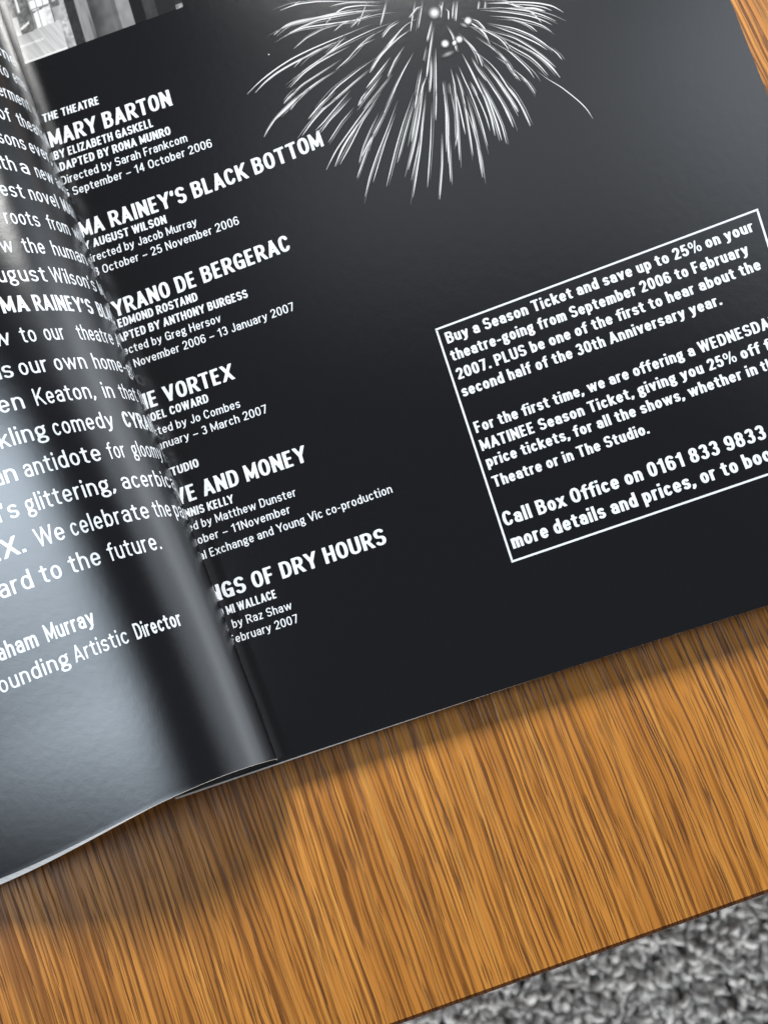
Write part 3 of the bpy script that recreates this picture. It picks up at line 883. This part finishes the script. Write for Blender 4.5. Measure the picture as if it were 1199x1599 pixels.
# ---- right page: firework picture
Z_A = (380, 0, 4.796); Z_B = (400, 140, 4.796); Z_C = (560, 0, 5.995); Z_D = (720, 0, 5.45); Z_E = (620, 120, 5.45)
ST = [
 (Z_A, 3.0, 1, [(840,10),(560,10),(400,30),(275,78)]), (Z_A, 2.0, .7, [(430,5),(400,22),(380,35)]), (Z_A, 2.6, .9, [(1040,15),(800,15),(700,32),(650,50)]),
 (Z_A, 3.2, 1, [(1040,45),(880,40),(760,55),(690,95),(610,185)]), (Z_A, 6.0, 1, [(1040,72),(850,85),(600,125),(400,160),(310,190),(230,262)]),
 (Z_A, 4.0, .9, [(900,60),(700,95),(500,145),(380,170),(235,240)]), (Z_A, 3.5, .9, [(860,100),(720,120),(560,150),(450,195),(345,245)]),
 (Z_A, 3.4, 1, [(1145,92),(1000,105),(850,150),(640,180),(450,205),(370,235),(265,300)]), (Z_A, 2.6, .9, [(960,100),(860,150),(805,205)]),
 (Z_A, 2.8, .8, [(820,150),(740,180),(680,232)]), (Z_A, 3.0, .8, [(720,185),(600,215),(470,285),(378,365)]),
 (Z_A, 3.4, 1, [(1110,170),(980,215),(820,290),(700,355),(600,430),(480,510),(375,590)]), (Z_A, 3.6, 1, [(960,180),(800,245),(640,310),(480,380),(350,445),(230,525),(110,620),(30,705)]),
 (Z_A, 5.0, .9, [(780,290),(650,330),(520,400),(380,470),(250,545),(150,625),(90,695)]), (Z_A, 3.0, .8, [(700,330),(560,370),(440,440),(380,505)]), (Z_A, 3.2, 1, [(800,345),(690,400),(560,470),(450,550),(350,655)]),
 (Z_A, 3.0, .9, [(1050,225),(950,270),(860,350),(790,435),(690,525)]), (Z_A, 2.6, .8, [(990,290),(900,330),(850,365),(790,430)]), (Z_A, 3.0, .9, [(740,440),(600,530),(430,640),(305,775)]),
 (Z_A, 4.4, 1, [(690,530),(560,610),(440,700),(340,800),(250,890),(160,1030),(150,1030)][:5]), (Z_B, 4.0, 1, [(400,0),(280,80),(150,210),(100,280),(60,355)]), (Z_A, 3.0, .9, [(770,270),(690,350),(600,430)]),
 (Z_A, 2.2, .9, [(930,5),(905,70),(870,160),(855,190)]), (Z_A, 2.8, 1, [(1070,5),(1050,90),(1025,190)]), (Z_A, 3.2, 1, [(1170,160),(1100,205),(1040,280)]),
 (Z_A, 3.8, 1, [(1195,200),(1110,300),(1010,430),(945,545)]), (Z_A, 3.2, .9, [(1195,260),(1100,345),(1000,450),(950,520)]), (Z_A, 3.4, .9, [(990,435),(880,510),(700,650),(580,790)]),
 (Z_B, 3.8, 1, [(590,10),(490,100),(390,220)]), (Z_A, 3.4, .9, [(940,520),(800,640),(620,800)]), (Z_B, 3.6, 1, [(690,0),(500,150),(420,240),(345,345)]),
 (Z_A, 4.6, .9, [(1100,430),(1000,560),(920,660)]), (Z_A, 3.0, 1, [(1195,360),(1120,480),(1080,575)]), (Z_A, 3.4, 1, [(1195,540),(1130,680),(1060,840)]),
 (Z_A, 6.0, .45, [(1110,555),(1000,700),(900,820)]), (Z_A, 3.2, .95, [(1040,560),(940,690),(860,795)]), (Z_B, 3.0, .9, [(310,0),(250,50),(205,105)]), (Z_B, 2.4, .6, [(330,60),(290,110),(255,155)]),
 (Z_B, 3.2, .9, [(710,0),(600,130),(500,250),(445,305)]), (Z_B, 3.2, .9, [(715,55),(620,160),(550,230),(485,320)]), (Z_B, 2.6, .7, [(600,70),(520,130),(480,150)]), (Z_B, 2.8, .9, [(735,130),(640,240),(540,395)]),
 (Z_B, 2.8, .95, [(837,0),(790,60),(762,120)]), (Z_B, 3.4, .95, [(940,10),(830,130),(700,310),(600,450),(525,600)]), (Z_B, 5.2, .95, [(930,30),(800,210),(700,350),(640,450),(590,575)]),
 (Z_B, 3.4, .9, [(900,90),(800,230),(700,430),(628,560)]), (Z_B, 3.6, 1, [(1045,0),(980,130),(900,300),(840,400),(770,545)]), (Z_B, 2.8, .8, [(920,170),(850,310),(800,430),(770,545)]),
 (Z_B, 2.6, .8, [(960,170),(880,330),(845,460)]), (Z_B, 3.4, .95, [(1060,80),(980,300),(900,500),(850,650),(815,800)]), (Z_B, 3.0, .85, [(1045,180),(970,380),(920,540),(875,695)]),
 (Z_B, 3.2, .95, [(880,330),(820,480),(755,660)]), (Z_B, 3.2, .95, [(1180,20),(1100,250),(1050,420),(975,725)]), (Z_B, 3.0, .85, [(1190,60),(1120,300),(1055,550)]),
 (Z_E, 3.2, 1, [(195,0),(170,150),(150,270)]), (Z_E, 6.0, .8, [(240,0),(180,250),(120,550)]), (Z_E, 6.0, .8, [(230,40),(190,330),(150,560),(95,790)]), (Z_E, 3.2, .85, [(245,120),(200,500),(160,700),(120,880)]),
 (Z_E, 3.6, 1, [(240,200),(200,600),(135,1025)]), (Z_E, 3.0, 1, [(280,0),(282,60),(280,125)]), (Z_E, 3.2, .95, [(295,220),(285,550),(258,940)]), (Z_E, 3.2, 1, [(330,0),(332,180),(328,370)]),
 (Z_E, 3.6, .95, [(390,40),(415,300),(420,640)]), (Z_E, 3.6, 1, [(395,60),(430,380),(435,735)]), (Z_E, 3.2, .95, [(440,500),(445,700),(455,895)]), (Z_E, 3.4, 1, [(385,480),(385,750),(362,1045)]),
 (Z_E, 2.8, .7, [(440,50),(490,300),(500,590)]), (Z_E, 3.8, 1, [(470,0),(500,200),(515,480),(500,590)]), (Z_E, 3.2, .95, [(500,100),(515,400),(530,710)]), (Z_E, 3.6, 1, [(480,60),(530,250),(580,490)]),
 (Z_E, 3.8, 1, [(510,0),(570,200),(620,500),(645,670)]), (Z_E, 5.0, 1, [(590,160),(650,400),(690,620),(725,855)]), (Z_E, 3.4, .8, [(560,200),(640,420),(700,640),(725,850)]),
 (Z_E, 3.2, 1, [(560,0),(650,200),(720,400),(770,590)]), (Z_E, 3.2, .95, [(620,40),(720,250),(760,350),(790,460)]), (Z_E, 4.6, .95, [(640,0),(740,170),(800,350),(832,500)]),
 (Z_E, 5.0, .95, [(680,0),(780,200),(850,400),(888,540)]), (Z_E, 3.4, 1, [(690,10),(810,230),(890,410),(930,570)]), (Z_E, 3.2, 1, [(750,0),(860,160),(940,300),(990,430)]),
 (Z_E, 5.0, 1, [(840,0),(960,170),(1030,300)]), (Z_E, 3.2, 1, [(870,0),(1000,150),(1070,270),(1135,415)]), (Z_E, 2.8, 1, [(1050,0),(1120,60),(1172,135)]),
 (Z_C, 2.8, 1, [(530,5),(500,180),(485,295)]), (Z_C, 2.6, .9, [(600,5),(580,130),(557,265)]), (Z_C, 3.0, .95, [(605,55),(540,75),(500,130),(470,165)]),
 (Z_C, 4.0, 1, [(545,175),(440,230),(350,330),(280,440),(200,530),(105,680)]), (Z_C, 3.2, .9, [(480,280),(380,350),(290,430)]), (Z_C, 3.2, 1, [(385,200),(290,260),(222,352)]),
 (Z_C, 3.0, 1, [(430,430),(340,560),(270,715)]), (Z_C, 3.4, 1, [(515,490),(420,660),(310,890)]), (Z_C, 3.2, 1, [(685,190),(660,290),(637,385)]), (Z_C, 4.4, 1, [(697,250),(665,480),(632,740)]),
 (Z_C, 3.6, 1, [(680,520),(680,700),(667,860)]), (Z_C, 3.4, 1, [(720,450),(722,700),(724,895)]), (Z_C, 3.2, 1, [(590,640),(565,780),(545,895)]), (Z_C, 4.4, .9, [(635,720),(600,800),(580,895)]), (Z_C, 2.6, .5, [(635,430),(615,520),(605,570)]),
 (Z_C, 3.2, 1, [(740,52),(765,48),(775,90),(768,165)]), (Z_C, 2.6, .9, [(788,5),(780,60),(775,110)]), (Z_C, 3.6, 1, [(812,80),(840,105),(840,185)]), (Z_C, 2.8, 1, [(890,5),(880,90),(875,175)]), (Z_C, 3.0, 1, [(925,5),(915,100),(908,200)]),
 (Z_C, 3.2, 1, [(825,240),(880,340),(915,480)]), (Z_D, 4.4, 1, [(0,150),(55,180),(130,225),(200,285),(250,390)]), (Z_D, 3.6, 1, [(75,155),(140,180),(185,225),(215,270)]), (Z_C, 3.4, 1, [(940,310),(1060,440),(1130,540),(1160,620)]),
 (Z_C, 5.5, .9, [(965,500),(1040,640),(1160,890)]), (Z_C, 3.0, .9, [(1050,540),(1120,660),(1195,760)]), (Z_C, 3.0, .85, [(860,640),(900,800),(905,895)]), (Z_C, 3.0, .95, [(935,620),(990,750),(1060,895)]),
 (Z_C, 3.0, .85, [(910,680),(950,800),(980,895)]), (Z_C, 3.0, .9, [(1040,760),(1075,820),(1110,895)]), (Z_C, 3.0, .7, [(785,760),(795,830),(800,895)]), (Z_C, 2.6, .5, [(845,770),(855,830),(860,880)]),
 (Z_D, 4.4, 1, [(210,30),(400,25),(450,45),(600,100),(680,190)]), (Z_D, 4.0, 1, [(210,25),(450,15),(650,25),(780,50),(868,105)]), (Z_D, 3.2, .9, [(400,30),(600,45),(700,60),(770,90)]),
 (Z_D, 5.2, 1, [(480,65),(620,70),(715,95)]), (Z_D, 3.2, 1, [(130,75),(350,65),(560,90),(700,130),(805,180)]), (Z_D, 3.2, 1, [(150,85),(400,105),(560,130),(680,165),(770,210)]),
 (Z_D, 3.2, .95, [(230,135),(450,150),(620,190),(700,220),(768,270)]), (Z_D, 3.0, .95, [(380,150),(520,190),(600,230),(645,272)]), (Z_D, 2.6, .9, [(150,5),(146,40),(140,80)]), (Z_D, 2.6, .9, [(205,5),(202,40),(198,75)]),
 (Z_D, 3.6, 1, [(215,195),(450,240),(600,300),(720,380),(775,430)]), (Z_D, 3.6, .95, [(230,205),(500,300),(650,370),(730,425)]), (Z_D, 2.8, 1, [(740,390),(820,460),(858,510)]),
 (Z_D, 3.4, .95, [(215,255),(450,320),(600,410),(720,500),(805,575)]), (Z_D, 6.0, .95, [(260,280),(500,390),(650,470),(760,560),(840,660)]), (Z_D, 3.4, .9, [(290,310),(450,410),(580,480),(660,550),(738,640)]),
 (Z_D, 3.4, .95, [(60,220),(150,245),(215,265),(330,330),(380,385),(410,440)]), (Z_D, 3.4, .95, [(240,345),(400,430),(520,540),(580,600),(620,665)]), (Z_D, 3.0, .95, [(119,310),(280,420),(400,540),(440,610),(465,670)]),
 (Z_D, 3.4, .9, [(290,410),(370,500),(430,600),(505,690)]), (Z_D, 3.0, .95, [(420,570),(540,670),(600,750),(630,800)]), (Z_D, 2.4, .5, [(290,480),(350,520),(400,560)]),
 (Z_D, 3.4, 1, [(0,300),(100,400),(150,480),(178,565)]), (Z_D, 3.6, 1, [(110,430),(250,540),(340,650),(390,740),(500,880),(585,1075)]), (Z_D, 5.0, .95, [(180,530),(300,680),(400,820),(480,950)]),
 (Z_D, 3.2, 1, [(90,500),(200,650),(350,880),(440,1080)]), (Z_D, 2.8, 1, [(640,600),(720,665),(850,740),(1000,860),(1070,930),(1118,1010)]),
]
FV, FF, FC = [], [], []
BLK = .008
def smooth_line(p, n):
    p = np.array(p, float)
    d = np.r_[0, np.cumsum(np.linalg.norm(np.diff(p, axis=0), axis=1))]
    s = np.linspace(0, d[-1], n)
    out = np.stack([np.interp(s, d, p[:, k]) for k in (0, 1)], 1)
    for _ in range(max(1, n // 8)):
        q = out.copy(); q[1:-1] = .25 * out[:-2] + .5 * out[1:-1] + .25 * out[2:]; out = q
    return out
def stroke(pts, wpx, br, k, fade_in=.30):
    n = 22
    c = smooth_line(pts, n)
    tg = np.gradient(c, axis=0); tg /= np.linalg.norm(tg, axis=1, keepdims=True) + 1e-9
    nm = np.stack([-tg[:, 1], tg[:, 0]], 1)
    b = len(FV)
    lift = LIFT + .004 + k * .0001
    for i in range(n):
        f = i / (n - 1)
        w = wpx * (.30 + .55 * min(1, f / .5)) * (1 if f < .82 else (1 - (f - .82) / .18 * .75)) * .41
        v = br * min(1, .10 + f / fade_in * .9) * (1 - max(0, f - .9) * 3.0)
        for o, a in ((-1, 0), (-.38, 1), (.38, 1), (1, 0)):
            FV.append(right_pt(*(c[i] + nm[i] * w * o), lift)); FC.append([max(BLK, .80 * v * a)] * 3)
    for i in range(n - 1):
        for o in range(3):
            FF.append((b + i * 4 + o, b + (i + 1) * 4 + o, b + (i + 1) * 4 + o + 1, b + i * 4 + o + 1))
rf = random.Random(11)
for k, (zz, w, br, pts) in enumerate(ST):
    P_ = [(zz[0] + x / zz[2], zz[1] + y / zz[2]) for x, y in pts]
    stroke(P_, w, br, k)
    if rf.random() < .8:                     # finer, fainter companion trail
        o = rf.choice((-1, 1)) * rf.uniform(1.6, 3.6); q = rf.uniform(.0, .25)
        dx, dy = P_[-1][0] - P_[0][0], P_[-1][1] - P_[0][1]; ll = math.hypot(dx, dy)
        stroke([(x - dy / ll * o + dx * (q - .12), y + dx / ll * o + dy * (q - .12)) for x, y in P_], w * .62, br * rf.uniform(.3, .6), k)
# the part of the burst above the picture's top border
r2 = random.Random(3)
for k in range(46):
    a = math.radians(r2.uniform(150, 390)); r = r2.uniform(150, 260); r0 = r2.uniform(35, 90)
    cx, cy = 665, -10
    p = [(cx + rr * math.cos(a) * 1.05, cy - 6 + rr * math.sin(a) * .8 - 60 + 60 * (rr / 260) ** 2) for rr in (r0, (r0 + r) / 2, r)]
    if max(q[1] for q in p) < -8: stroke(p, r2.uniform(2.6, 4), r2.uniform(.7, 1), 140 + k)
def glow(x, y, rx, ry, rot, core, k):
    b = len(FV); lift = LIFT + .004 + (220 + k) * .0001
    vm = .85 if core > .1 else .34
    FV.append(right_pt(x, y, lift)); FC.append([vm] * 3)
    rings = 5
    for j in range(1, rings + 1):
        f = j / rings
        v = vm if f <= core else vm * (1 - (f - core) / (1 - core)) ** 1.7
        for i in range(16):
            a = 2 * math.pi * i / 16
            dx, dy = rx * f * math.cos(a), ry * f * math.sin(a)
            FV.append(right_pt(x + dx * math.cos(rot) - dy * math.sin(rot), y + dx * math.sin(rot) + dy * math.cos(rot), lift)); FC.append([max(BLK, v)] * 3)
    for i in range(16):
        q = (i + 1) % 16
        FF.append((b, b + 1 + i, b + 1 + q))
        for j in range(rings - 1):
            o = b + 1 + j * 16
            FF.append((o + i, o + 16 + i, o + 16 + q, o + q))
def zc(x, y): return 560 + x / 5.995, y / 5.995
for k, (x, y, rx, ry, rot, core) in enumerate([(*zc(708, 120), 11, 11, 0, .2), (*zc(808, 408), 7.6, 7.6, 0, .36), (*zc(940, 368), 7, 7, 0, .36), (*zc(1022, 193), 7.4, 7.4, 0, .35),
                                             (*zc(895, 400), 4.2, 5.6, .3, .4), (*zc(835, 505), 14, 5, -.4, .05), (*zc(985, 235), 9, 4, .4, .05), (419.9, 85, 1.5, 1.5, 0, .4), (490, 384, 0, 0, 0, .4)]):
    if rx: glow(x, y, rx, ry, rot, core, k)
mesh_obj('firework_picture', FV, FF, M_INK, right_page, attr=FC, face_up=True)

# ---- right page: hall photograph at the top
def hall():
    O = np.array([40.2, 99.8]); du = np.array([.9405, -.3400]); dvv = np.array([-.292, -1.0]) / math.hypot(.292, 1)
    S, Tn = 262.0, 330.0
    ns, nt_ = 150, 170
    r3 = np.random.RandomState(5)
    def lat(n, m): return r3.rand(n, m)
    n1 = lat(60, 60); n2 = lat(140, 140)
    def smp(nz, x, y):
        h, w = nz.shape
        x = x % (w - 1); y = y % (h - 1)
        i, j = int(x), int(y); fx, fy = x - i, y - j
        return (nz[j, i] * (1 - fx) + nz[j, i + 1] * fx) * (1 - fy) + (nz[j + 1, i] * (1 - fx) + nz[j + 1, i + 1] * fx) * fy
    def shade(s, v):
        a, b = smp(n1, s / 7, v / 9), smp(n2, s / 2.6, v / 3)
        if s < 84:
            fl = 44 + .04 * s
            if v < fl:                                     # bright boarded floor running to the doors
                c = .50 + .22 * smp(n2, s / 1.7 + v * .25, v / 30) - .16 * (v / fl) * (1 - s / 90)
                if v < 3: c = .80
                if s > 70: c = .25 + .55 * b * a * 1.6
                if 26 < v < 29 and s < 40: c += .15
                return c
            d = v - fl
            if s < 30:                                     # balustrade and drapes on the left
                c = .12 + .35 * b * a
                if abs(d - 6 - .35 * s) < 2.2 and s < 24: c = .8
                if abs(s - 14 + d * .02) < 2 and d > 34: c = .85
                if s < 7 and d < 30: c = .35 + .4 * a
                return c
            if s < 62:                                     # tall glazed doors
                px, py = (s - 30) % 11, (d + 3) % 16 if d > 26 else 8
                c = .86
                if px < 1.6: c = .30 + .2 * b
                if d > 26 and py < 2: c = .28
                if abs(d - 27) < 1.6: c = .22
                if s > 50 and d < 28: c = .55 + .3 * b
                if s < 34 and d < 26: c = .22 + .2 * a
                return c
            c = .10 + .30 * a * b                          # dark foyer furniture
            if d < 22 and s > 64: c = .25 + .4 * smp(n1, s / 9, d / 9)
            if abs(s - 70) < 2.4 and d > 30: c = .5
            if s > 78: c = .32 + .2 * b
            return c
        if s < 101: return .035 + .03 * b                  # dark pillar
        if s < 114: return .24 + .12 * smp(n2, s / 2, v / 20)
        if s < 120: return .12 + .20 * smp(n2, s / 2, v / 14)
        if s < 154: return .05 + (s - 120) / 34 * .11 + .05 * a
        if s < 161: return .13 + .05 * a
        if s < 182: return .26 + .08 * a
        if s < 202: return .022
        if s < 221: return .055 + .02 * a
        if s < 250: return .030
        return .035 if v > 7 else .45 * b + .1
    V, Fc, C = [], [], []
    for j in range(nt_ + 1):
        for i in range(ns + 1):
            s, v = S * i / ns, Tn * (j / nt_) ** 1.6
            p = O + du * s + dvv * v
            V.append(right_pt(p[0], p[1], LIFT)); C.append([max(.006, .9 * shade(s, v) ** 1.12)] * 3)
    for j in range(nt_):
        for i in range(ns):
            a = j * (ns + 1) + i
            Fc.append((a, a + 1, a + ns + 2, a + ns + 1))
    return mesh_obj('hall_photograph', V, Fc, M_INK, right_page, attr=C, face_up=True)
hall()

# ---- left page: paragraph, set along the curl by arc length
class LineMap:
    def __init__(self, t):
        self.t = t
        self.wm = w_max(max(t, 0))
        self.w = np.linspace(-.5, self.wm + 1.5, 160)
        P = np.array([left_pt(w, t) for w in self.w])
        s = np.r_[0, np.cumsum(np.linalg.norm(np.diff(P, axis=0), axis=1))]
        self.s = -s                       # grows to the right
        self.x = np.array([left_img(w, t)[0] for w in self.w])
    def s_of_x(self, x):
        xx, ss = self.x[::-1], self.s[::-1]
        if x < xx[0]: return ss[0] + (x - xx[0]) * (ss[1] - ss[0]) / (xx[1] - xx[0])
        return float(np.interp(x, xx, ss))
    def w_of_x(self, x):
        return float(np.interp(x, self.x[::-1], self.w[::-1]))
    def w_of_s(self, s):
        return float(np.interp(s, self.s[::-1], self.w[::-1]))
PITCH = 8.0
def left_line(ink, t, words, cap):
    """words: (text, style, x0, x1); an end given as None follows the line's own letter width"""
    lm = LineMap(t)
    rates = {}
    for tx, sty, x0, x1 in words:
        if x0 is not None and x1 is not None:
            tot = layout(tx, sty)[1] - STY[sty][3]
            rates.setdefault(sty, []).append((lm.s_of_x(x1) - lm.s_of_x(x0)) / tot)
    for tx, sty, x0, x1 in words:
        gl, tot, st = layout(tx, sty)
        gap = STY[sty][3]
        if x0 is not None and x1 is not None:
            s0 = lm.s_of_x(x0); k = (lm.s_of_x(x1) - s0) / (tot - gap)
        else:
            k = np.mean(rates[sty]) if sty in rates else cap * .95
            s0 = lm.s_of_x(x0) if x0 is not None else lm.s_of_x(x1) - k * (tot - gap)
        near = x0 is not None and x1 is not None and lm.w_of_x(x1) < 5.0
        if near: wa, wb = lm.w_of_x(x0), lm.w_of_x(x1)
        for v, f in gl:
            ww, ok = [], True
            for x, y in v:
                if near:
                    fr = (x - gap / 2) / (tot - gap)
                    ww.append((.5 * (lm.w_of_x(x0 + (x1 - x0) * fr) + wa + (wb - wa) * fr), y)); continue
                s = s0 + (x - gap / 2) * k
                if s > lm.s[0] - .05 or s < lm.s[-1] + .05: ok = False; break
                ww.append((lm.w_of_s(s), y))
            if not ok: continue
            ink.add([left_pt(w, t - y * cap / PITCH, LIFT) for w, y in ww], f)
tx = Ink()
B = 'text'; H = 'title'
CAP = 4.35
LINES = [
 (.1, [('times', B, None, 34)]),
 (1.0, [('to', B, None, 16), ('emerg', B, 24, 50)]),
 (2, [('f', B, None, -2), ('erment', B, 0, 50), ('of', B, 55, None)]),
 (3, [('of', B, 1, 20), ('theatre', B, 31, 77)]),
 (4, [('sea', B, None, -2), ('sons', B, 0, 43), ('ever,', B, 49.5, 82.5), ('a', B, 87, None)]),
 (5, [('wi', B, None, 3), ('th', B, 5, 28), ('a', B, 35.5, 48.5), ('new', B, 59, 86), ('adapt', B, 91, 110)]),
 (6, [('lat', B, None, 0), ('est', B, 4, 40.5), ('novel', B, 49.5, 94), ('MARY', H, 101, 124)]),
 (7, [('roots', B, 11, 65), ('from', B, 78, 111.5), ('which', B, 118, 139)]),
 (8, [('ho', B, None, 2), ('w', B, 4, 24), ('the', B, 40, 73.5), ('human', B, 86, 138), ('spirit', B, 143, 157)]),
 (9, [('A', B, None, -2), ('ugust', B, 0, 76), ("Wilson's", B, 84, 153), ('MA', H, 158, 171)]),
 (10, [('MA', H, 6.5, 48.5), ("RAINEY'S", H, 57.5, 148.5), ('BLACK', H, 156.5, 186)]),
 (11, [('no', B, None, -9), ('w', B, -7, 20), ('to', B, 37, 60), ('our', B, 73, 104), ('theatre', B, 125, 180), ('A', B, 185, None)]),
 (12, [('a', B, None, 5), ('s', B, 8, 24), ('our', B, 34, 78), ('own', B, 89, 138), ('home-gro', B, 150, 217)]),
 (13, [('scre', B, None, -1), ('en', B, 2, 41), ('Keaton,', B, 59, 151), ('in', B, 165, 181), ('that', B, 191, 217), ('film', B, 221, 233)]),
 (14, [('spar', B, None, 0), ('kling', B, 3, 77), ('comedy', B, 87, 181), ('CYRANO', H, 197, 250)]),
 (15, [('a', B, None, 9), ('n', B, 12, 30), ('antidote', B, 42, 161), ('for', B, 173, 199), ('gloomy', B, 210, 256), ('Fe', B, 259, 268)]),
 (16, [('Coward', B, None, 5), ("'s", B, 9, 33), ('glittering,', B, 45, 182), ('acerbicall', B, 194, 282)]),
 (17, [('VORTE', 'semi', None, 5), ('X.', 'semi', 9, 43), ('We', B, 61, 105), ('celebrate', B, 115, 236), ('the', B, 244, 270), ('past', B, 275, 298)]),
 (18, [('forw', B, None, 0), ('ard', B, 3, 55), ('to', B, 69, 100), ('the', B, 114, 161), ('future.', B, 174, 254)]),
]
for t, ws in LINES: left_line(tx, t, ws, CAP)
tx.build('welcome_text', left_page)
sg = Ink()
left_line(sg, 19.55, [('Br', 'semi', None, -3), ('aham', 'semi', 1, 62.5), ('Murray', 'semi', 76, 151)], 3.9)
left_line(sg, 20.35, [('F', B, None, -1), ('ounding', B, 3, 112), ('Artistic', B, 120, 204), ('Director', 'semi', 215, 286)], 3.75)
sg.build('signature_lines', left_page)
